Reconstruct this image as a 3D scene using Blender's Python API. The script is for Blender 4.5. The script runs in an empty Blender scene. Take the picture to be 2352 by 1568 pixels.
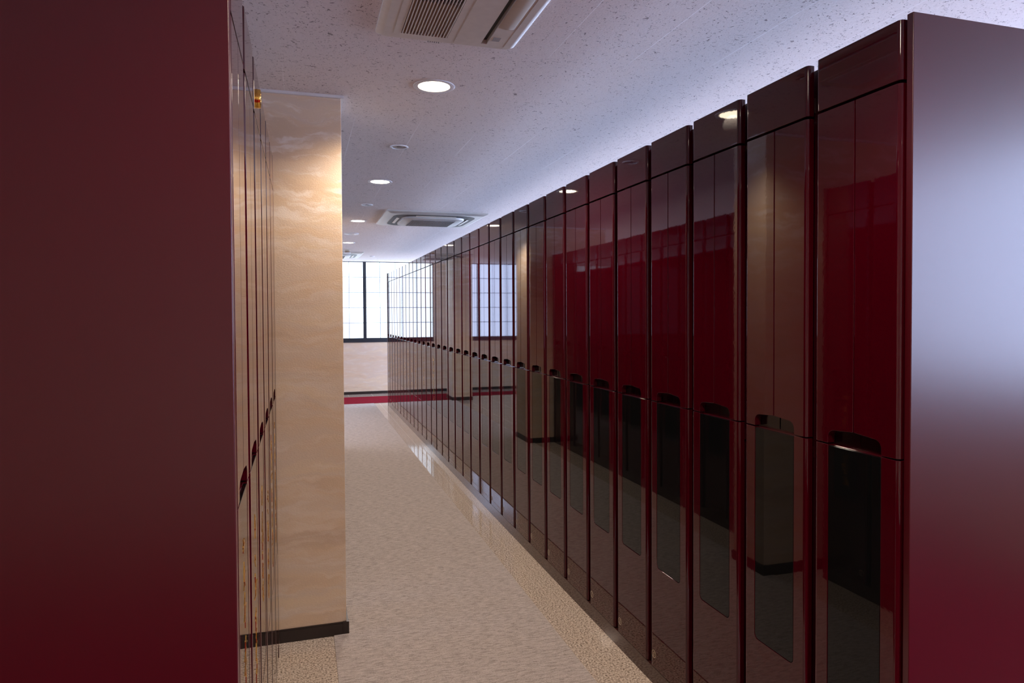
import bpy, bmesh, math, random
from mathutils import Vector, Matrix

random.seed(7)
SC = bpy.context.scene
COL = SC.collection
R = math.radians
PI = math.pi

# ------------------------------------------------------------------ camera
cam_data = bpy.data.cameras.new('camera')
cam = bpy.data.objects.new('camera', cam_data)
COL.objects.link(cam)
cam_data.sensor_width = 36.0
cam_data.sensor_fit = 'HORIZONTAL'
cam_data.lens = 1570.5 / 2352.0 * 36.0
cam_data.shift_y = -28.03 / 2352.0
cam_data.clip_start = 0.02
cam.matrix_world = (Matrix.Translation((0, 0, 1.458))
                    @ Matrix.Rotation(R(-17.02), 4, 'Z')
                    @ Matrix.Rotation(R(90 - 1.2505), 4, 'X')
                    @ Matrix.Rotation(R(-0.3012), 4, 'Z'))
SC.camera = cam

# ------------------------------------------------------------------ world, exposure
SC.view_settings.view_transform = 'Standard'
SC.view_settings.look = 'None'
SC.view_settings.gamma = 1.0
SC.view_settings.use_curve_mapping = False
SC.view_settings.exposure = 0.0
world = bpy.data.worlds.new('daylight')
SC.world = world
world.use_nodes = True
world.node_tree.nodes['Background'].inputs[0].default_value = (0.55, 0.7, 1.0, 1)
world.node_tree.nodes['Background'].inputs[1].default_value = 0.5
SC.cycles.use_denoising = True
SC.cycles.max_bounces = 10
SC.cycles.diffuse_bounces = 5
SC.cycles.glossy_bounces = 6
SC.cycles.sample_clamp_indirect = 8.0
SC.cycles.blur_glossy = 0.3

LAMP_W = 60.0          # every lit ceiling lamp
LAMP_COL = (1.0, 0.81, 0.65)
SHOJI_COL = (0.72, 0.86, 1.0)
SKY_COL = (0.53, 0.66, 1.0)     # the shaded, bluer sides
SHOJI_BACK = 2.8      # paper-like panes of the far wall, backlit by day
SHOJI_RIGHT = 10.5      # panes of the long right wall (the sunnier side)
SHOJI_LEFT = 2.6
SHOJI_FILL = 5.0       # added unseen window in the left wall, brightens the ceiling

# ------------------------------------------------------------------ dimensions (metres)
CEIL = 2.444
XR, XL = 1.303, -0.1125       # planes of the right and left locker fronts
PITCH = 0.300
YB = 12.858                   # far wall
XW0, XW1, YF = -3.3, 4.1, -3.4
ZT, ZH, ZM, ZB = 2.122, 1.983, 1.118, 0.071
HW = 0.1345                   # half width of a door
DEPTH = 0.52

# ------------------------------------------------------------------ helpers
def tag(o, label=None, cat=None, group=None, kind=None):
    if label: o['label'] = label
    if cat: o['category'] = cat
    if group: o['group'] = group
    if kind: o['kind'] = kind
    return o

def weighted_normals(me, lim):
    """smooth the rounded edges while large flat faces keep their own flat normal"""
    at = [[] for _ in me.vertices]
    for p in me.polygons:
        for v in p.vertices: at[v].append(p)
    c = math.cos(lim)
    out = [None] * len(me.loops)
    for p in me.polygons:
        for li in p.loop_indices:
            n = Vector()
            for q in at[me.loops[li].vertex_index]:
                if q.normal.dot(p.normal) > c: n += q.normal * q.area ** 1.5
            out[li] = n.normalized() if n.length > 1e-12 else p.normal.copy()
    me.normals_split_custom_set(out)

def finish(name, bm, mat, smooth=None):
    bmesh.ops.recalc_face_normals(bm, faces=bm.faces[:])
    me = bpy.data.meshes.new(name)
    bm.to_mesh(me); bm.free()
    for m in (mat if isinstance(mat, (list, tuple)) else [mat]):
        me.materials.append(m)
    if smooth is not None:
        me.shade_smooth()
        if smooth > 31: me.set_sharp_from_angle(angle=R(smooth))
        else: weighted_normals(me, R(48))
    return me

def link(name, me, parent=None, loc=(0, 0, 0), rot=(0, 0, 0)):
    o = bpy.data.objects.new(name, me)
    COL.objects.link(o)
    o.location = loc
    o.rotation_euler = rot
    if parent: o.parent = parent
    return o

def obj(name, bm, mat, parent=None, loc=(0, 0, 0), smooth=None):
    return link(name, finish(name, bm, mat, smooth), parent, loc)

def struct(name, bm, mat, parent=None, smooth=None):
    o = obj(name, bm, mat, parent, smooth=smooth)
    if parent is None: o['kind'] = 'structure'
    return o

def empty(name, loc=(0, 0, 0), rz=0.0):
    o = bpy.data.objects.new(name, None)
    COL.objects.link(o)
    o.location = loc
    o.rotation_euler = (0, 0, rz)
    o.empty_display_size = 0.1
    return o

def box(bm, x0, x1, y0, y1, z0, z1, mi=0):
    v = [bm.verts.new((x, y, z)) for x in (x0, x1) for y in (y0, y1) for z in (z0, z1)]
    for f in ((0, 1, 3, 2), (4, 6, 7, 5), (0, 4, 5, 1), (2, 3, 7, 6), (0, 2, 6, 4), (1, 5, 7, 3)):
        bm.faces.new([v[i] for i in f]).material_index = mi

def prism(bm, pts, axis, a, b, mi=0):
    """polygon pts extruded along an axis from a to b; pts are the two other coordinates in xyz order"""
    def P(p, t):
        q = list(p); q.insert('xyz'.index(axis), t); return q
    lo = [bm.verts.new(P(p, a)) for p in pts]
    hi = [bm.verts.new(P(p, b)) for p in pts]
    n = len(pts)
    fs = [bm.faces.new(lo[::-1]), bm.faces.new(hi)]
    for i in range(n):
        fs.append(bm.faces.new((lo[i], lo[(i + 1) % n], hi[(i + 1) % n], hi[i])))
    for f in fs: f.material_index = mi

def lathe(bm, prof, c=(0, 0, 0), n=48, axis='z', mi=0):
    """prof: list of (r, t); revolve about the axis through c"""
    rings = []
    for r, t in prof:
        ring = []
        for k in range(n):
            a = 2 * PI * k / n
            p = (r * math.cos(a), r * math.sin(a), t)
            if axis == 'x': p = (t, p[0], p[1])
            ring.append(bm.verts.new((c[0] + p[0], c[1] + p[1], c[2] + p[2])))
        rings.append(ring)
    for A, B in zip(rings, rings[1:]):
        for k in range(n):
            bm.faces.new((A[k], A[(k + 1) % n], B[(k + 1) % n], B[k])).material_index = mi
    return rings

def capped(bm, rings, mi=0):
    bm.faces.new(rings[0][::-1]).material_index = mi
    bm.faces.new(rings[-1]).material_index = mi

def arc(cx, cy, r, a0, a1, n=7):
    return [(cx + r * math.cos(R(a0 + (a1 - a0) * i / n)), cy + r * math.sin(R(a0 + (a1 - a0) * i / n))) for i in range(n + 1)]

def bevel_sharp(bm, off, seg=2, ang=50, cond=None):
    bmesh.ops.remove_doubles(bm, verts=bm.verts[:], dist=1e-6)
    bmesh.ops.recalc_face_normals(bm, faces=bm.faces[:])
    es = [e for e in bm.edges if len(e.link_faces) == 2 and e.calc_face_angle(0) > R(ang) and (cond is None or cond(e))]
    bmesh.ops.bevel(bm, geom=es, offset=off, segments=seg, profile=0.5, affect='EDGES', clamp_overlap=True)

def boolean(bm_a, bm_b):
    """bm_a minus bm_b, returned as a new bmesh"""
    for b in (bm_a, bm_b): bmesh.ops.recalc_face_normals(b, faces=b.faces[:])
    ma = bpy.data.meshes.new('tmp_a'); bm_a.to_mesh(ma); bm_a.free()
    mb = bpy.data.meshes.new('tmp_b'); bm_b.to_mesh(mb); bm_b.free()
    oa = bpy.data.objects.new('tmp_a', ma); ob = bpy.data.objects.new('tmp_b', mb)
    COL.objects.link(oa); COL.objects.link(ob)
    md = oa.modifiers.new('cut', 'BOOLEAN'); md.operation = 'DIFFERENCE'; md.object = ob; md.solver = 'EXACT'
    dg = bpy.context.evaluated_depsgraph_get(); dg.update()
    me = bpy.data.meshes.new_from_object(oa.evaluated_get(dg))
    out = bmesh.new(); out.from_mesh(me)
    bpy.data.objects.remove(oa); bpy.data.objects.remove(ob)
    for m in (me, ma, mb): bpy.data.meshes.remove(m)
    return out

# ------------------------------------------------------------------ materials
class NT:
    def __init__(self, name):
        self.m = bpy.data.materials.new(name); self.m.use_nodes = True
        self.t = self.m.node_tree; self.b = self.t.nodes['Principled BSDF']
        self.tc = None
    def node(self, typ, **kw):
        n = self.t.nodes.new(typ)
        for k, v in kw.items():
            if k in n.inputs: n.inputs[k].default_value = v
            else: setattr(n, k, v)
        return n
    def link(self, a, b): self.t.links.new(a, b)
    def coords(self, scale=(1, 1, 1), out='Object'):
        if self.tc is None: self.tc = self.node('ShaderNodeTexCoord')
        mp = self.node('ShaderNodeMapping'); mp.inputs['Scale'].default_value = scale
        self.link(self.tc.outputs[out], mp.inputs['Vector'])
        return mp.outputs[0]
    def noise(self, scale, vec, detail=3, rough=0.55, dist=0.0):
        n = self.node('ShaderNodeTexNoise', Scale=scale, Detail=detail, Roughness=rough, Distortion=dist)
        self.link(vec, n.inputs['Vector'])
        return n.outputs['Fac']
    def ramp(self, fac, stops):
        r = self.node('ShaderNodeValToRGB')
        e = r.color_ramp.elements
        while len(e) < len(stops): e.new(0.5)
        for el, (p, c) in zip(e, stops):
            el.position = p; el.color = (*c, 1) if len(c) == 3 else c
        self.link(fac, r.inputs[0])
        return r.outputs[0]
    def mix(self, fac, a, b, mode='MIX'):
        n = self.node('ShaderNodeMix', data_type='RGBA', blend_type=mode)
        for sock, v in ((n.inputs[0], fac), (n.inputs[6], a), (n.inputs[7], b)):
            if hasattr(v, 'links'): self.link(v, sock)
            else: sock.default_value = v if isinstance(v, float) else (*v, 1)
        return n.outputs[2]
    def math(self, op, a, b=None):
        n = self.node('ShaderNodeMath', operation=op)
        for sock, v in ((n.inputs[0], a), (n.inputs[1], b)):
            if v is None: continue
            if hasattr(v, 'links'): self.link(v, sock)
            else: sock.default_value = v
        return n.outputs[0]
    def bump(self, h, strength, dist, prev=None):
        n = self.node('ShaderNodeBump', Strength=strength, Distance=dist)
        self.link(h, n.inputs['Height'])
        if prev is not None: self.link(prev, n.inputs['Normal'])
        return n.outputs[0]
    def set(self, **kw):
        for k, v in kw.items():
            k = k.replace('_', ' ')
            s = self.b.inputs[k]
            if hasattr(v, 'links'): self.link(v, s)
            elif isinstance(v, tuple): s.default_value = (*v, 1)
            else: s.default_value = v
        return self.m

def plain(name, col, rough=0.5, **kw):
    n = NT(name)
    v = n.coords()
    f = n.noise(35, v, 2)
    c = n.ramp(f, [(0.3, tuple(x * 0.96 for x in col)), (0.7, tuple(min(1, x * 1.03) for x in col))])
    return n.set(Base_Color=c, Roughness=rough, **kw)

RED = (0.043, 0.0003, 0.0037)
RED2 = (0.054, 0.0004, 0.0044)
def lacquer():
    n = NT('burgundy_lacquer')
    v = n.coords(out='Object')
    h = n.noise(85, v, 1)
    return n.set(Base_Color=RED, Roughness=0.03, IOR=1.52, Normal=n.bump(h, 0.02, 0.001))
def satin():
    n = NT('burgundy_satin_metallic')
    v = n.coords()
    g = n.noise(900, v, 1)
    c = n.ramp(g, [(0.3, tuple(x * 0.85 for x in RED2)), (0.7, tuple(x * 1.15 for x in RED2))])
    return n.set(Base_Color=c, Roughness=0.28, IOR=1.64, Normal=n.bump(g, 0.05, 0.0004))
def black_glass():
    n = NT('black_glass')
    return n.set(Base_Color=(0.004, 0.0042, 0.0045), Roughness=0.02, IOR=1.34)
def ceiling_mat():
    n = NT('rock_wool_ceiling_board')
    v = n.coords()
    # worm-like fissures, denser and sparser by patch
    w = n.noise(92, v, 2, 0.5, 1.3)
    w2 = n.noise(36, v, 1.5, 0.5, 2.2)
    hole = n.ramp(w, [(0.645, (0, 0, 0)), (0.675, (1, 1, 1))])
    hole2 = n.ramp(w2, [(0.685, (0, 0, 0)), (0.705, (1, 1, 1))])
    hole = n.math('MAXIMUM', hole, hole2)
    grain = n.noise(170, v, 3)
    sx = n.node('ShaderNodeSeparateXYZ'); n.link(n.tc.outputs['Object'], sx.inputs[0])
    def joint(o, period, off, w):
        a = n.math('ADD', o, off); a = n.math('DIVIDE', a, period); a = n.math('FRACT', a)
        a = n.math('SUBTRACT', a, 0.5); a = n.math('ABSOLUTE', a)
        return n.math('GREATER_THAN', a, 0.5 - w / period / 2)
    patch = n.noise(1.1, v, 1)
    joint_glint = n.ramp(patch, [(0.48, (0.08, 0.08, 0.08)), (0.62, (0.8, 0.8, 0.8))])
    j = n.math('MAXIMUM', joint(sx.outputs[0], 0.327, 0.065, 0.004), n.math('MULTIPLY', joint(sx.outputs[1], 0.654, 0.1, 0.002), 0.5))
    j = n.math('MULTIPLY', j, joint_glint)
    base = n.ramp(grain, [(0.3, (0.755, 0.71, 0.70)), (0.7, (0.83, 0.785, 0.775))])
    c = n.mix(hole, base, (0.36, 0.32, 0.32))
    c = n.mix(j, c, (0.97, 0.96, 0.97))  # joint lines painted near-white for the light caught on board edges
    hgt = n.math('SUBTRACT', n.math('MULTIPLY', grain, 0.25), hole)
    return n.set(Base_Color=c, Roughness=0.95, Specular_IOR_Level=0.1, Normal=n.bump(hgt, 0.7, 0.006))
def wallpaper():
    n = NT('cloud_streak_wallpaper')
    v0 = n.coords((2.6, 2.6, 4.0))
    wn = n.node('ShaderNodeTexNoise', Scale=1.6, Detail=4, Roughness=0.6); n.link(v0, wn.inputs['Vector'])
    wz = n.math('MULTIPLY', n.math('SUBTRACT', wn.outputs['Fac'], 0.5), 0.16)
    cz = n.node('ShaderNodeCombineXYZ'); n.link(wz, cz.inputs[2])
    ad = n.node('ShaderNodeVectorMath', operation='ADD'); n.link(n.tc.outputs['Object'], ad.inputs[0]); n.link(cz.outputs[0], ad.inputs[1])
    def warped(sc):
        mp = n.node('ShaderNodeMapping'); mp.inputs['Scale'].default_value = sc
        n.link(ad.outputs[0], mp.inputs['Vector']); return mp.outputs[0]
    a = n.noise(1.0, warped((1.2, 1.2, 7.5)), 3, 0.5)
    b = n.noise(1.0, warped((4.2, 4.2, 24)), 5, 0.62)
    dots = n.noise(320, v0, 2)
    c = n.ramp(a, [(0.30, (0.64, 0.485, 0.345)), (0.44, (0.74, 0.57, 0.395)), (0.56, (0.72, 0.585, 0.45)), (0.70, (0.78, 0.62, 0.43))])
    st = n.ramp(n.math('ADD', b, n.math('MULTIPLY', n.math('SUBTRACT', dots, 0.5), 0.22)), [(0.50, (0, 0, 0)), (0.64, (1, 1, 1))])
    sz = n.node('ShaderNodeSeparateXYZ'); n.link(n.tc.outputs['Object'], sz.inputs[0])
    up = n.node('ShaderNodeMapRange'); up.interpolation_type = 'SMOOTHSTEP'   # the printed clouds gather in the upper half
    for k_, v_ in zip(('From Min', 'From Max', 'To Min', 'To Max'), (1.5, 2.15, 0.25, 0.75)): up.inputs[k_].default_value = v_
    n.link(sz.outputs[2], up.inputs['Value'])
    c = n.mix(n.math('MULTIPLY', st, up.outputs[0]), c, (0.90, 0.83, 0.75))
    sp = n.noise(170, n.coords(), 2)
    c = n.mix(n.ramp(sp, [(0.66, (0, 0, 0)), (0.76, (0.6, 0.6, 0.6))]), c, (0.86, 0.74, 0.52))
    g = n.noise(120, n.coords((1, 1, 2.2)), 3)
    return n.set(Base_Color=c, Roughness=0.62, Specular_IOR_Level=0.35, Normal=n.bump(g, 0.5, 0.002))
def carpet(name, c0, c1, c2):
    n = NT(name)
    a = n.noise(11, n.coords((2.0, 11, 1)), 5, 0.72, 0.4)
    b = n.noise(420, n.coords((0.4, 1, 1)), 2)
    f = n.math('ADD', n.math('MULTIPLY', a, 0.62), n.math('MULTIPLY', b, 0.38))
    c = n.ramp(f, [(0.40, c0), (0.5, c1), (0.60, c2)])
    return n.set(Base_Color=c, Roughness=1.0, Specular_IOR_Level=0.05, Normal=n.bump(f, 0.7, 0.003))
def granite():
    n = NT('polished_speckled_granite')
    v = n.coords()
    a = n.noise(125, v, 4, 0.7)
    b = n.noise(58, v, 2, 0.5)
    vo = n.node('ShaderNodeTexVoronoi', Scale=24.0); n.link(v, vo.inputs['Vector'])
    c = n.ramp(a, [(0.35, (0.10, 0.075, 0.06)), (0.44, (0.34, 0.27, 0.21)), (0.52, (0.62, 0.52, 0.42)), (0.64, (0.80, 0.71, 0.60))])
    c = n.mix(n.ramp(b, [(0.62, (0, 0, 0)), (0.7, (0.65, 0.65, 0.65))]), c, (0.72, 0.62, 0.52))
    c = n.mix(n.ramp(vo.outputs['Distance'], [(0.05, (0.8, 0.8, 0.8)), (0.12, (0, 0, 0))]), c, (0.78, 0.70, 0.62))
    sx = n.node('ShaderNodeSeparateXYZ'); n.link(n.tc.outputs['Object'], sx.inputs[0])
    def joint(o, period, off, w):
        q = n.math('FRACT', n.math('DIVIDE', n.math('ADD', o, off), period))
        q = n.math('ABSOLUTE', n.math('SUBTRACT', q, 0.5))
        return n.math('GREATER_THAN', q, 0.5 - w / period / 2)
    j = n.math('MAXIMUM', joint(sx.outputs[0], 0.4217, 0.065, 0.004), joint(sx.outputs[1], 0.4217, 0.12, 0.004))
    c = n.mix(n.math('MULTIPLY', j, 0.45), c, (0.42, 0.30, 0.2))
    return n.set(Base_Color=c, Roughness=n.math('ADD', n.math('MULTIPLY', j, 0.4), 0.07), IOR=1.5, Normal=n.bump(n.math('SUBTRACT', 1.0, j), 0.2, 0.0008))
def shoji(name, strength, col=SHOJI_COL):
    n = NT(name)
    v = n.coords()
    f = n.noise(1.5, v, 2)
    c = n.ramp(f, [(0.3, tuple(x * 0.97 for x in col)), (0.7, col)])
    return n.set(Base_Color=(0.8, 0.82, 0.85), Roughness=0.5, Emission_Color=c, Emission_Strength=strength)
def lamp_glow():
    n = NT('lamp_diffuser_glow')
    return n.set(Base_Color=(0.9, 0.88, 0.85), Emission_Color=(1.0, 0.83, 0.62), Emission_Strength=14.0)
def gold():
    n = NT('polished_gold')
    v = n.coords(); h = n.noise(400, v, 2)
    return n.set(Base_Color=(0.80, 0.50, 0.12), Metallic=1.0, Roughness=0.18, Normal=n.bump(h, 0.1, 0.0005))

LAC, SAT, BLK = lacquer(), satin(), black_glass()
INNER = plain('dark_carcass', (0.03, 0.001, 0.004), 0.35)
KICK = NT('dark_toe_kick').set(Base_Color=(0.045, 0.014, 0.013), Roughness=0.12, IOR=1.7)
NOTCH_SHADE = NT('recess_shade_lacquer').set(Base_Color=(0.010, 0.0004, 0.0012), Roughness=0.15)  # lacquer colour darkened to stand for the shade inside the handle notch
GOLD = gold()
CEILM, WALLP, GRAN = ceiling_mat(), wallpaper(), granite()
CARPET = carpet('greige_carpet', (0.29, 0.25, 0.225), (0.48, 0.425, 0.39), (0.60, 0.54, 0.505))
REDCARPET = carpet('red_carpet', (0.15, 0.006, 0.013), (0.23, 0.011, 0.023), (0.30, 0.022, 0.04))
WHITE = plain('white_trim_paint', (0.74, 0.74, 0.75), 0.45)
ACW = plain('ivory_plastic', (0.63, 0.575, 0.50), 0.4)
ACG = plain('pale_grey_plastic', (0.50, 0.475, 0.445), 0.4)
ACI = plain('ivory_plastic_inner', (0.50, 0.43, 0.34), 0.6)
ACD = plain('dark_slot', (0.012, 0.011, 0.011), 0.5)
ACFILT = plain('brown_filter_mesh', (0.33, 0.23, 0.15), 0.8)
GREYLAB = plain('grey_label', (0.33, 0.31, 0.30), 0.6)
DARKWOOD = plain('dark_brown_baseboard', (0.021, 0.012, 0.009), 0.38)
FRAME = plain('dark_bronze_window_frame', (0.022, 0.026, 0.034), 0.4)
MUNTIN = plain('thin_grey_muntin', (0.50, 0.58, 0.68), 0.6)
GLOW = lamp_glow()
STICK = plain('pale_gold_sticker', (0.34, 0.27, 0.19), 0.5)
LAMPIN = plain('grey_lamp_reflector', (0.42, 0.39, 0.37), 0.35)

# ------------------------------------------------------------------ room shell
bm = bmesh.new(); box(bm, XW0, XW1, YF, YB, -0.12, 0.0)
struct('floor', bm, GRAN)
bm = bmesh.new(); box(bm, XW0, XW1, YF, YB, CEIL, CEIL + 0.12)
struct('ceiling', bm, CEILM)

SILL0, SILL1, WTOP = 0.955, 1.036, 2.432
WX0, WX1 = 0.215, XW1 - 0.25
LX0, LX1 = -2.6, -0.38
bm = bmesh.new()
box(bm, XW0, XW1, YB, YB + 0.16, -0.12, SILL0)
box(bm, XW0, LX0, YB, YB + 0.16, SILL0, CEIL)
box(bm, LX1, WX0, YB, YB + 0.16, SILL0, CEIL)
box(bm, WX1, XW1, YB, YB + 0.16, SILL0, CEIL)
struct('wall_far', bm, WALLP)
LY0, LY1 = 2.2, YB - 0.3
bm = bmesh.new()
box(bm, XW0 - 0.16, XW0, YF, YB, -0.12, SILL0)
box(bm, XW0 - 0.16, XW0, YF, LY0, SILL0, CEIL + 0.12)
box(bm, XW0 - 0.16, XW0, LY1, YB, SILL0, CEIL + 0.12)
struct('wall_left', bm, WALLP)
RY0, RY1 = -2.4, YB - 0.3
bm = bmesh.new()
box(bm, XW1, XW1 + 0.16, YF, YB, -0.12, SILL0)
box(bm, XW1, XW1 + 0.16, YF, RY0, SILL0, CEIL)
box(bm, XW1, XW1 + 0.16, RY1, YB, SILL0, CEIL)
struct('wall_right', bm, WALLP)
bm = bmesh.new(); box(bm, XW0, XW1, YF - 0.16, YF, -0.12, CEIL + 0.12)
struct('wall_near', bm, WALLP)

def window(name, a0, a1, axis, plane, strength, first, panel=0.843, cols=3, rows=5, sg=1, col=SHOJI_COL):
    """band of sliding paper-like panels: dark frame, thin muntins, backlit panes. axis = direction of the band; plane = room face"""
    def B(bm, u0, u1, d0, d1, z0, z1):
        if axis == 'x': box(bm, u0, u1, plane + d0, plane + d1, z0, z1)
        else: box(bm, *sorted((plane + sg * d0, plane + sg * d1)), u0, u1, z0, z1)
    root = empty(name, (0, 0, 0)); root['kind'] = 'structure'
    bm = bmesh.new()
    B(bm, a0, a1, 0.03, 0.05, SILL1 - 0.02, WTOP)
    obj('window_pane', bm, shoji('backlit_paper_pane_' + name, strength, col), root)
    bm = bmesh.new()
    B(bm, a0, a1, -0.012, 0.06, SILL0, SILL0 + 0.03)
    B(bm, a0, a1, 0.004, 0.06, SILL0 + 0.03, SILL1)
    B(bm, a0, a1, 0.0, 0.06, WTOP, CEIL)
    B(bm, a0, a0 + 0.045, 0.0, 0.06, SILL1, WTOP)
    B(bm, a1 - 0.045, a1, 0.0, 0.06, SILL1, WTOP)
    k = 0
    xs = []
    while first + k * panel < a1 - 0.05:
        x = first + k * panel
        if x > a0 + 0.05: B(bm, x - 0.029, x + 0.029, 0.006, 0.028, SILL1, WTOP)
        xs.append(x); k += 1
    obj('window_frame', bm, FRAME, root)
    bm = bmesh.new()
    for x in [first - panel] + xs:
        for c in range(1, cols):
            u = x + panel * c / cols
            if a0 + 0.05 < u < a1 - 0.05: B(bm, u - 0.006, u + 0.006, 0.018, 0.028, SILL1, WTOP)
    for r in range(1, rows):
        z = SILL1 + (WTOP + 0.006 - SILL1) * r / rows
        B(bm, a0 + 0.05, a1 - 0.05, 0.020, 0.0285, z - 0.006, z + 0.006)
    obj('muntin_grid', bm, MUNTIN, root)
    return root
window('window_1', WX0, WX1, 'x', YB, SHOJI_BACK, 1.100 - 0.843)
window('window_2', LX0, LX1, 'x', YB, SHOJI_LEFT, LX0 + 0.24, col=SKY_COL)
window('window_3', RY0, RY1, 'y', XW1, SHOJI_RIGHT, RY0 + 0.3, col=SKY_COL)
window('fill_window', LY0, LY1, 'y', XW0, SHOJI_FILL, LY0 + 0.3, sg=-1, col=SKY_COL)  # added out of view behind the left blocks, as fill light for the ceiling

bm = bmesh.new()
box(bm, XW0, XW1, YB - 0.012, YB, 0.0, 0.05); bevel_sharp(bm, 0.003)
struct('baseboard_far', bm, DARKWOOD)
bm = bmesh.new(); box(bm, XW1 - 0.012, XW1, YF, YB - 0.012, 0, 0.055)
struct('baseboard_right', bm, DARKWOOD)
bm = bmesh.new(); box(bm, XW0, XW0 + 0.012, YF, YB - 0.012, 0, 0.055)
struct('baseboard_left', bm, DARKWOOD)

# wallpapered piers that stand between the left locker blocks
PX0, PX1 = -0.75, 0.176
PIERS = [(3.192, 3.47), (7.30, 7.78), (11.36, 11.86)]
for i, (y0, y1) in enumerate(PIERS):
    PX0 = -0.75 if i < 2 else -0.15
    bm = bmesh.new(); box(bm, PX0, PX1, y0, y1, 0, CEIL)
    bevel_sharp(bm, 0.002, 2, cond=lambda e: abs(e.verts[0].co.z - e.verts[1].co.z) > 1)
    struct('wall_pier', bm, WALLP)
    # baseboard with a thin ledge and a little corner cap
    bm = bmesh.new()
    t = 0.010
    box(bm, PX0 - t, PX1 + t, y0 - t, y0, 0.0, 0.052)
    box(bm, PX0 - t, PX1 + t, y1, y1 + t, 0.0, 0.052)
    box(bm, PX1, PX1 + t, y0, y1, 0.0, 0.052)
    box(bm, PX0 - t, PX0, y0, y1, 0.0, 0.052)
    box(bm, PX0 - t * .6, PX1 + t * .6, y0 - t * .6, y0, 0.052, 0.058)
    box(bm, PX1, PX1 + t * .6, y0, y1, 0.052, 0.058)
    prism(bm, [(PX1 - 0.016, y0 - t - .0015), (PX1 + t + .0015, y0 - t - .0015), (PX1 + t + .0015, y0 + 0.016), (PX1, y0 + 0.016), (PX1, y0), (PX1 - 0.016, y0)], 'z', 0, 0.060)
    struct('baseboard_pier', bm, DARKWOOD)
    bm = bmesh.new()
    for a, b, c, d in ((PX0, PX1 + 0.012, y0 - 0.012, y0), (PX0, PX1 + 0.012, y1, y1 + 0.012), (PX1, PX1 + 0.012, y0, y1)):
        box(bm, a, b, c, d, CEIL - 0.012, CEIL)
    struct('trim_%d' % (i + 1), bm, WHITE)

# ------------------------------------------------------------------ carpets
def slab_poly(pts, t=0.005):
    bm = bmesh.new(); prism(bm, pts, 'z', 0.0, t)
    return bm
cp = [(0.12, 0.98), (1.092, 0.98), (1.098, 4.0), (1.108, 11.44), (0.12, 11.44)]
# the runner is cut around the piers
e = 0.0125
for y0, y1 in reversed(PIERS[:2] + [(11.36, 11.44 - 1e-9)]):
    if y1 > 11: 
        cp[-1:] = [(PX1 + e, 11.44), (PX1 + e, y0 - e), (0.12, y0 - e)]
    else:
        cp += [(0.12, y1 + e), (PX1 + e, y1 + e), (PX1 + e, y0 - e), (0.12, y0 - e)]
o = obj('carpet_runner', slab_poly(cp), CARPET)
tag(o, 'long greige flecked carpet runner down the middle of the aisle', 'carpet')
o = obj('carpet_strip', slab_poly([(0.20, 11.47), (3.9, 11.47), (3.9, 12.40), (-3.0, 12.40), (-3.0, 11.90), (0.20, 11.90)]), REDCARPET)
tag(o, 'red carpet strip lying across the far end, before the window wall', 'carpet')

o = obj('carpet_strip', slab_poly([(-3.0, -2.3), (3.9, -2.3), (3.9, 0.95), (-3.0, 0.95)]), REDCARPET)
tag(o, 'red carpet of the near cross aisle, in front of both end panels', 'carpet')

# ------------------------------------------------------------------ locker meshes (front faces -x, plane x = 0)
RC, TH = 0.0115, 0.022
def plan(y0, y1, r0, r1):
    """plan outline (x, y) of a door: rounded front corners where r > 0"""
    p = [(TH, y0)]
    p += arc(r0, y0 + r0, r0, 270, 180) if r0 else [(0, y0)]
    p += arc(r1, y1 - r1, r1, 180, 90) if r1 else [(0, y1)]
    p += [(TH, y1)]
    return p
def door_solid(y0, y1, r0, r1, z0, z1):
    bm = bmesh.new(); prism(bm, plan(y0, y1, r0, r1), 'z', z0, z1); return bm
GY, GZ0, NZ = 0.0855, 0.472, 1.157
def notch_cutter():
    bm = bmesh.new()
    z0 = ZM - 0.05
    pts = [(-GY, z0)] + arc(-GY + 0.02, NZ - 0.022, 0.02, 180, 90) + [(0, NZ + 0.003)] + arc(GY - 0.02, NZ - 0.022, 0.02, 90, 0) + [(GY, z0)]
    prism(bm, pts, 'x', -0.05, 0.08); return bm
def glass_outline(g):
    r = 0.016
    return [(-GY + g, ZM + (0.05 if g == 0 else -0.0035)) ] + arc(-GY + r, GZ0 + r, r - g, 180, 270, 6) + arc(GY - r, GZ0 + r, r - g, 270, 360, 6) + [(GY - g, ZM + (0.05 if g == 0 else -0.0035))]

bm = door_solid(-HW, HW, RC, RC, ZH + 0.0035, ZT); bevel_sharp(bm, 0.0012)
ME_HEAD = finish('header_panel', bm, LAC, 30)
bm = boolean(door_solid(-HW, -0.0018, RC, 0, ZM + 0.0018, ZH - 0.0035), notch_cutter()); bevel_sharp(bm, 0.0011)
ME_LEAF_A = finish('door_leaf', bm, LAC, 30)
bm = boolean(door_solid(0.0018, HW, 0, RC, ZM + 0.0018, ZH - 0.0035), notch_cutter()); bevel_sharp(bm, 0.0011)
ME_LEAF_B = finish('door_leaf', bm, LAC, 30)
cut = bmesh.new(); prism(cut, glass_outline(0), 'x', -0.05, 0.008)
bm = boolean(door_solid(-HW, HW, RC, RC, ZB, ZM - 0.0018), cut); bevel_sharp(bm, 0.0011)
ME_LOWER = finish('lower_door', bm, LAC, 30)
bm = bmesh.new(); prism(bm, glass_outline(0.0016), 'x', 0.0006, 0.0075); bevel_sharp(bm, 0.0008)
ME_GLASS = finish('glass_panel', bm, BLK, 30)
def carcass(filler):
    bm = bmesh.new(); box(bm, TH + 0.022, DEPTH, -0.1365, 0.1365, ZB - 0.002, ZT - 0.004)
    if filler: box(bm, TH + 0.03, TH + 0.10, 0.1365, 0.163, ZB - 0.002, ZT - 0.006)
    return rails(bm)
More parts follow.
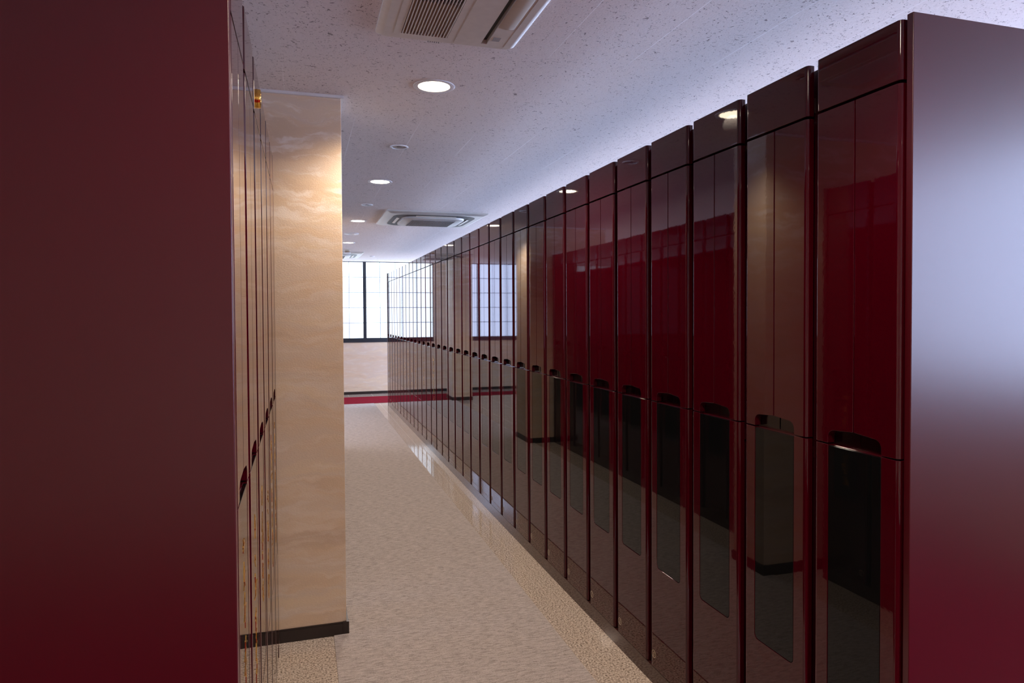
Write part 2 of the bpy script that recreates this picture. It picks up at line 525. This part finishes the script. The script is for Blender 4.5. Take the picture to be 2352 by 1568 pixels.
def rails(bm):
  for z0, z1 in ((ZB + 0.03, ZB + 0.06), (ZM - 0.06, ZM - 0.03), (ZH + 0.02, ZH + 0.06)):   # rails the doors hang on
    box(bm, TH - 0.0005, TH + 0.022, -HW + 0.02, HW - 0.02, z0, z1)
  return finish('carcass', bm, INNER)
ME_BODY, ME_BODY_END = carcass(True), carcass(False)
bm = bmesh.new(); box(bm, TH + 0.0005, TH + 0.006, -GY - 0.012, GY + 0.012, ZM - 0.01, NZ + 0.016)
box(bm, TH - 0.0015, TH + 0.0005, -0.001, 0.001, ZM + 0.002, NZ - 0.002)
ME_RECESS = finish('handle_recess', bm, NOTCH_SHADE)
# round number sticker: ring and a small figure, too small in the photo to read
bm = bmesh.new()
SY, SZ = HW - 0.026, 0.124
def ring_x(bm, cy, cz, ro, ri, x0, x1, n=28, sy=1.0):
    rr = lathe(bm, [(ri, x1), (ri, x0), (ro, x0), (ro, x1)], (0, 0, 0), n, 'x')
    vs = [v for r_ in rr for v in r_]
    for v in vs: v.co.y = v.co.y * sy + cy; v.co.z += cz
ring_x(bm, SY, SZ, 0.0155, 0.0125, -0.0006, 0.0004)
ring_x(bm, SY, SZ + 0.0042, 0.0044, 0.0026, -0.0006, 0.0004, 16, 0.9)
ring_x(bm, SY, SZ - 0.0044, 0.0050, 0.0030, -0.0006, 0.0004, 16, 0.9)
ME_STICK = finish('number_sticker', bm, STICK)
def inscription(seed, z_top, z_bot, size, name='name_inscription'):
    """a column of small gilt brush characters"""
    rd = random.Random(seed)
    bm = bmesh.new()
    z = z_top
    while z - size > z_bot:
        if True:
            for s in range(rd.randint(4, 7)):
                a = rd.choice((0, 0, 90, 90, 35, -35)) + rd.uniform(-12, 12)
                l = size * rd.uniform(0.25, 0.8) / 2; w = size * rd.uniform(0.035, 0.07)
                cy, cz = rd.uniform(-.28, .28) * size, z - size / 2 + rd.uniform(-.4, .4) * size
                ca, sa = math.cos(R(a)), math.sin(R(a))
                q = [(-l, -w * .5), (l * .4, -w), (l, -w * .3), (l, w * .5), (-l * .3, w), (-l, w * .4)]
                pts = [(cy + x * ca - y * sa, cz + x * sa + y * ca) for x, y in q]
                x0 = -0.0003 - 0.00006 * s
                prism(bm, pts, 'x', x0, 0.0005)
        z -= size * rd.uniform(1.0, 1.15)
    return finish(name, bm, GOLD)
INS = [inscription(s, *zz) for s, zz in enumerate([(1.02, 0.50, .075), (0.98, 0.62, .06), (1.05, 0.50, .06), (0.90, 0.50, .08), (1.0, 0.55, .065)])]
INS_LOW = [inscription(20 + s, 0.42, 0.12, .085) for s in range(3)]

def locker(loc, rz, label, group, text=None, text_low=None, sticker=True, end=False):
    root = empty('locker', loc, rz)
    tag(root, label, 'locker', group)
    link('carcass', ME_BODY_END if end else ME_BODY, root)
    j = lambda: R(random.uniform(-0.10, 0.10))
    link('header_panel', ME_HEAD, root, rot=(0, 0, j() * .6))
    link('door_leaf', ME_LEAF_A, root, rot=(0, 0, j()))
    link('door_leaf', ME_LEAF_B, root, rot=(0, 0, j()))
    lo = link('lower_door', ME_LOWER, root, rot=(0, 0, j() * .6))
    g = link('glass_panel', ME_GLASS, lo); g['label'] = 'black glass panel'
    if sticker: link('number_sticker', ME_STICK, lo)['label'] = 'pale round number sticker'
    if text: link('name_inscription', text, lo)['label'] = 'gilt characters'
    if text_low: link('name_inscription', text_low, lo)['label'] = 'gilt characters'
    link('handle_recess', ME_RECESS, root)
    return root

def end_panel(x0, x1, y0, y1, label, front):
    bm = bmesh.new()
    box(bm, x0, x1, y0, y1, 0.0, 2.1305); bevel_sharp(bm, 0.002, 3)
    o = obj('end_panel', bm, SAT, smooth=30)
    tag(o, label, 'panel')
    return o
def plinth(x0, x1, y0, y1, label):
    bm = bmesh.new(); box(bm, x0, x1, y0, y1, 0.0, ZB - 0.0025); bevel_sharp(bm, 0.001)
    tag(obj('plinth', bm, KICK), label, 'plinth')

ORD = ('first second third fourth fifth sixth seventh eighth ninth tenth eleventh twelfth thirteenth fourteenth fifteenth sixteenth '
       'seventeenth eighteenth nineteenth twentieth twenty-first twenty-second twenty-third twenty-fourth twenty-fifth twenty-sixth '
       'twenty-seventh twenty-eighth twenty-ninth thirtieth thirty-first thirty-second thirty-third').split()
# long right-hand row
CR = 1.369
named = {20: 0, 22: 1, 24: 2, 25: 3, 26: 0, 27: 4, 28: 1, 29: 2, 30: 0, 31: 3, 32: 2, 33: 0}
for k in range(1, 34):
    if k == 1: lab = 'glossy burgundy locker, first of the right row, against the lilac-lit end panel'
    elif k == 33: lab = 'glossy burgundy locker at the far end of the right row, gilt name'
    else:
        lab = 'glossy burgundy locker, %s from the near end of the right row' % ORD[k - 1]
        if k in named: lab += ', gilt name'
    locker((XR, CR + PITCH * (k - 1), 0), 0, lab, 'lockers of the long right-hand row', INS[named[k]] if k in named else None, end=k == 33)
YR_END = CR + PITCH * 32 + HW
end_panel(XR + 0.0105, XR + DEPTH + 0.18, 1.212, 1.2295, 'satin burgundy end panel of the right row, washed with lilac daylight', -1)
end_panel(XR, XR + DEPTH + 0.18, YR_END + 0.005, YR_END + 0.0295, 'burgundy end panel closing the far end of the right row', 1)
plinth(XR + 0.002, XR + DEPTH, 1.231, YR_END + 0.004, 'low dark plinth under the long right row of lockers')
# short left-hand row
CL = 1.411
for k in range(1, 7):
    lab = 'glossy burgundy locker, %s from the near end of the short left row' % ORD[k - 1]
    if k == 3: lab = 'glossy burgundy locker with round gold crest on its header, left row'
    r = locker((XL, CL + PITCH * (k - 1), 0), PI, lab, 'lockers of the short left-hand row', INS[(k * 2) % 5], INS_LOW[k % 3] if k < 4 else None, end=k == 1)
    if k == 3:
        bm = bmesh.new()
        prof = [(0.0262, 0.0), (0.0262, -0.0015), (0.0252, -0.0022), (0.0252, -0.0075), (0.0238, -0.0095), (0.0205, -0.0100), (0.0195, -0.0085), (0.002, -0.0085)]
        capped(bm, lathe(bm, prof, (0, 0, 2.053), 48, 'x'))
        for q in range(5):
            a = 2 * PI * q / 5
            cy, cz = 0.010 * math.cos(a), 2.053 + 0.010 * math.sin(a)
            capped(bm, lathe(bm, [(0.0062, -0.0080), (0.0055, -0.0098), (0.003, -0.0105), (0.001, -0.0107)], (0, cy, cz), 16, 'x'))
        tag(obj('crest', bm, GOLD, r, smooth=40), 'round gold crest')
end_panel(XL - DEPTH - 0.1, XL, 1.2445, 1.2715, 'satin burgundy end panel filling the left edge of the view', -1)
end_panel(XL - DEPTH - 0.1, XL, 3.050, 3.0745, 'burgundy end panel at the back of the left row, facing the pier', 1)
plinth(XL - DEPTH, XL - 0.002, 1.273, 3.049, 'low dark plinth under the short left row of lockers')
# row beyond the first pier: the photo shows it only mirrored in the right-hand doors
for k in range(12):
    locker((XL, 3.80 + PITCH * k, 0), PI, 'glossy burgundy locker behind the near beige pier, mirrored in the right-hand doors',
           'lockers behind the near pier', sticker=False, end=k == 0)
end_panel(XL - DEPTH - 0.1, XL, 3.625, 3.6485, 'burgundy end panel just behind the near beige pier', -1)
end_panel(XL - DEPTH - 0.1, XL, 7.2545, 7.279, 'burgundy end panel before the second beige pier', 1)
plinth(XL - DEPTH, XL - 0.002, 3.6495, 7.2535, 'low dark plinth under the lockers behind the near pier')

# ------------------------------------------------------------------ ceiling lamps
def downlight(x, y, label, ri=0.067, ro=0.089):
    t = empty('downlight', (x, y, CEIL)); tag(t, label, 'ceiling light', 'lit downlights')
    bm = bmesh.new()
    lathe(bm, [(ro, 0.0), (ro, -0.003), (ro - 0.003, -0.0045), (ri + 0.002, -0.003), (ri, -0.0005), (ri, 0.0)], n=56)
    obj('trim_ring', bm, WHITE, t, smooth=40)
    bm = bmesh.new()
    capped(bm, lathe(bm, [(ri - 0.0005, -0.0002), (ri - 0.0005, -0.0018), (ri - 0.004, -0.0028), (0.01, -0.0036)], n=56))
    obj('diffuser', bm, GLOW, t, smooth=40)
    ld = bpy.data.lights.new('downlight_beam', 'SPOT')
    ld.energy = LAMP_W; ld.color = LAMP_COL; ld.spot_size = R(152); ld.spot_blend = 0.55; ld.shadow_soft_size = 0.05
    lo = bpy.data.objects.new('downlight_beam', ld); COL.objects.link(lo)
    lo.parent = t; lo.location = (0, 0, -0.055)
for x, y, lab in ((0.554, 2.941, 'lit round downlight nearest the camera, largest in view'),
                  (0.559, 5.141, 'second lit downlight along the aisle, between two small unlit rings'),
                  (0.565, 7.332, 'third lit downlight along the aisle, left of the square ceiling unit'),
                  (0.606, 9.559, 'farthest lit downlight, half hidden by the beige pier'),
                  (0.554, 0.741, 'lit round downlight overhead, before the first one in view'),
                  (0.554, -1.459, 'lit round downlight behind the camera position')):
    downlight(x, y, lab)
for x, y in ((-2.1, 1.0), (-2.1, 5.2), (-2.1, 9.4), (2.9, 1.0), (2.9, 5.2)):
    downlight(x, y, 'lit round downlight in the aisle beyond the locker rows')

def small_ring(x, y, label, ro=0.053):
    t = empty('ceiling_ring_lamp', (x, y, CEIL)); tag(t, label, 'ceiling light', 'small unlit ceiling lamps')
    bm = bmesh.new()
    lathe(bm, [(ro, 0.0), (ro, -0.004), (ro - 0.003, -0.0065), (ro - 0.009, -0.0055), (ro - 0.0095, 0.0)], n=48)
    obj('trim_ring', bm, WHITE, t, smooth=40)
    bm = bmesh.new()
    capped(bm, lathe(bm, [(ro - 0.0095, -0.0002), (ro - 0.012, -0.001), (0.018, -0.0012)], n=48))
    obj('reflector', bm, LAMPIN, t, smooth=40)
    bm = bmesh.new()
    capped(bm, lathe(bm, [(0.016, -0.0012), (0.016, -0.004), (0.011, -0.006)], n=24))
    obj('bulb', bm, plain('dim_bulb', (0.2, 0.18, 0.17), 0.3), t, smooth=40)
small_ring(0.554, 4.05, 'small unlit ring lamp right after the nearest downlight')
small_ring(0.562, 6.244, 'small unlit ring lamp between the second and third downlights')
# ceiling speaker
t = empty('ceiling_speaker', (0.574, 8.482, CEIL)); tag(t, 'flat white ceiling speaker disc beyond the third downlight', 'speaker')
bm = bmesh.new(); lathe(bm, [(0.089, 0), (0.089, -0.004), (0.084, -0.008), (0.040, -0.010), (0.038, -0.007), (0.038, 0)], n=56)
obj('rim', bm, WHITE, t, smooth=40)
bm = bmesh.new(); capped(bm, lathe(bm, [(0.0375, -0.0003), (0.0375, -0.004), (0.03, -0.0045)], n=40))
obj('grille', bm, LAMPIN, t, smooth=40)
# smoke detector hanging below its base
t = empty('smoke_detector', (0.654, 10.60, CEIL)); tag(t, 'white smoke detector hanging from the ceiling near the far end', 'smoke detector')
bm = bmesh.new(); capped(bm, lathe(bm, [(0.05, 0), (0.05, -0.012), (0.046, -0.018)], n=40)); obj('base', bm, ACI, t, smooth=40)
bm = bmesh.new(); capped(bm, lathe(bm, [(0.034, -0.0185), (0.034, -0.045)], n=40)); obj('sensor_cage', bm, ACFILT, t, smooth=40)
bm = bmesh.new(); capped(bm, lathe(bm, [(0.055, -0.0455), (0.057, -0.052), (0.048, -0.062), (0.02, -0.066)], n=40)); obj('cap', bm, WHITE, t, smooth=40)
t = empty('sprinkler_cover', (1.126, 11.646, CEIL)); tag(t, 'tiny white ceiling disc close to the far window wall', 'ceiling disc')
bm = bmesh.new(); capped(bm, lathe(bm, [(0.044, 0), (0.044, -0.006), (0.038, -0.012), (0.01, -0.015)], n=40)); obj('plate', bm, WHITE, t, smooth=40)

# ------------------------------------------------------------------ air conditioners in the ceiling
def frustum(bm, x0, x1, y0, y1, z0, z1, ins, r=0.02, mi=0):
    """flat slab whose lower face is inset, corners rounded"""
    def loop(a, b, c, d, z, r):
        pts = arc(b - r, d - r, r, 0, 90, 5) + arc(a + r, d - r, r, 90, 180, 5) + arc(a + r, c + r, r, 180, 270, 5) + arc(b - r, c + r, r, 270, 360, 5)
        return [bm.verts.new((p[0], p[1], z)) for p in pts]
    L = [loop(x0, x1, y0, y1, z1, r), loop(x0, x1, y0, y1, z1 - (z1 - z0) * .35, r), loop(x0 + ins, x1 - ins, y0 + ins, y1 - ins, z0, r)]
    n = len(L[0])
    for A, B in zip(L, L[1:]):
        for k in range(n): bm.faces.new((A[k], A[(k + 1) % n], B[(k + 1) % n], B[k])).material_index = mi
    bm.faces.new(L[0][::-1]); bm.faces.new(L[-1])

# near unit: long two-way cassette
t = empty('air_conditioner', (0, 0, CEIL)); tag(t, 'ivory ceiling air conditioner with long slats, cut by the top edge', 'air conditioner')
ax0, ax1, ay0, ay1 = 0.252, 0.752, 1.05, 2.435
bm = bmesh.new(); frustum(bm, ax0, ax1, ay0, ay1, -0.020, 0, 0.022, 0.018)
cut = bmesh.new(); box(cut, 0.334, 0.494, ay0 + 0.08, 2.372, -0.05, -0.004)
box(cut, 0.619, 0.640, ay0 + 0.08, 2.385, -0.05, -0.004)
bm = boolean(bm, cut)
obj('casing', bm, ACW, t, smooth=30)
bm = bmesh.new(); box(bm, 0.334, 0.494, ay0 + 0.08, 2.13, -0.0045, -0.0035); obj('grille_opening', bm, ACD, t)
bm = bmesh.new(); box(bm, 0.334, 0.494, 2.13, 2.372, -0.0125, -0.0115); obj('filter', bm, ACFILT, t)
bm = bmesh.new()
for i in range(15):
    x = 0.338 + 0.152 * i / 14
    box(bm, x - 0.0019, x + 0.0019, ay0 + 0.081, 2.371, -0.0212, -0.0128)
obj('grille_slats', bm, ACW, t)
bm = bmesh.new(); box(bm, 0.330, 0.3315, ay0 + 0.05, 2.352, -0.0208, -0.0198)
box(bm, 0.3065, 0.308, ay0 + 0.05, 2.375, -0.0208, -0.0198)
box(bm, 0.522, 0.5235, ay0 + 0.05, 2.400, -0.0208, -0.0198)
box(bm, 0.705, 0.7065, ay0 + 0.05, 2.395, -0.0208, -0.0198)
obj('panel_seams', bm, ACI, t)
bm = bmesh.new(); box(bm, 0.6195, 0.6395, ay0 + 0.081, 2.384, -0.0045, -0.0035); obj('air_slot', bm, ACD, t)
bm = bmesh.new()
prism(bm, [(0.642, -0.021), (0.668, -0.026), (0.690, -0.0235), (0.697, -0.021)], 'y', ay0 + 0.09, 2.235)
obj('louver', bm, ACI, t, smooth=40)
bm = bmesh.new(); box(bm, 0.650, 0.676, 2.318, 2.350, -0.0212, -0.0199); obj('label_plate', bm, GREYLAB, t)
bm = bmesh.new()
for i in range(6):
    x = 0.435 + i * 0.0075
    prism(bm, [(x, 2.4185), (x + 0.0028, 2.4185), (x + 0.0028, 2.4275), (x, 2.4275)], 'z', -0.0198, -0.009)
obj('vent_marks', bm, GREYLAB, t)

def cassette(x0, y0, s, label):
    t = empty('air_conditioner', (x0 + s / 2, y0 + s / 2, CEIL)); tag(t, label, 'air conditioner')
    h = s / 2
    bm = bmesh.new(); frustum(bm, -h, h, -h, h, -0.028, 0, 0.04, 0.008)
    obj('casing', bm, ACG, t, smooth=30)
    def rr(a, r, z):
        pts = arc(a - r, a - r, r, 0, 90, 8) + arc(-a + r, a - r, r, 90, 180, 8) + arc(-a + r, -a + r, r, 180, 270, 8) + arc(a - r, -a + r, r, 270, 360, 8)
        return [(p[0], p[1], z) for p in pts]
    def band(bm, loops):
        L = [[bm.verts.new(p) for p in l] for l in loops]
        n = len(L[0])
        for A, B in zip(L, L[1:]):
            for k in range(n): bm.faces.new((A[k], A[(k + 1) % n], B[(k + 1) % n], B[k]))
        return L
    bm = bmesh.new(); band(bm, [rr(h * .82, h * .30, -0.0285), rr(h * .82, h * .30, -0.030), rr(h * .64, h * .26, -0.030), rr(h * .64, h * .26, -0.0285)])
    obj('air_slot', bm, ACD, t)
    bm = bmesh.new()
    for sx, sy in ((1, 0), (-1, 0), (0, 1), (0, -1)):
        a, b, w = h * .685, h * .735, h * .40
        if sx: prism(bm, [(sx * a, -0.0305), (sx * b, -0.0305), (sx * b, -0.033), (sx * a, -0.038)], 'y', -w, w)
        else: prism(bm, [(sy * a, -0.0305), (sy * b, -0.0305), (sy * b, -0.033), (sy * a, -0.038)], 'x', -w, w)
    obj('louver', bm, ACW, t)
    bm = bmesh.new(); L = band(bm, [rr(h * .63, h * .25, -0.0285), rr(h * .62, h * .24, -0.046), rr(h * .58, h * .2, -0.050)]); bm.faces.new(L[-1])
    obj('centre_panel', bm, ACG, t, smooth=40)
    bm = bmesh.new(); g = h * .44; box(bm, -g, g, -g, g, -0.0512, -0.0502); obj('intake_opening', bm, ACD, t)
    bm = bmesh.new()
    for i in range(27):
        x = -g + 2 * g * i / 26
        box(bm, x - 0.002, x + 0.002, -g, g, -0.056, -0.0513)
    for i in range(9):
        y = -g + 2 * g * i / 8
        box(bm, -g, g, y - 0.002, y + 0.002, -0.0555, -0.0513)
    obj('intake_grille', bm, GREYLAB, t)
cassette(0.765, 6.465, 0.985, 'square ceiling air conditioner above the middle of the right row')
cassette(-0.06, 10.89, 0.99, 'square ceiling air conditioner at the far end, half hidden by the pier')
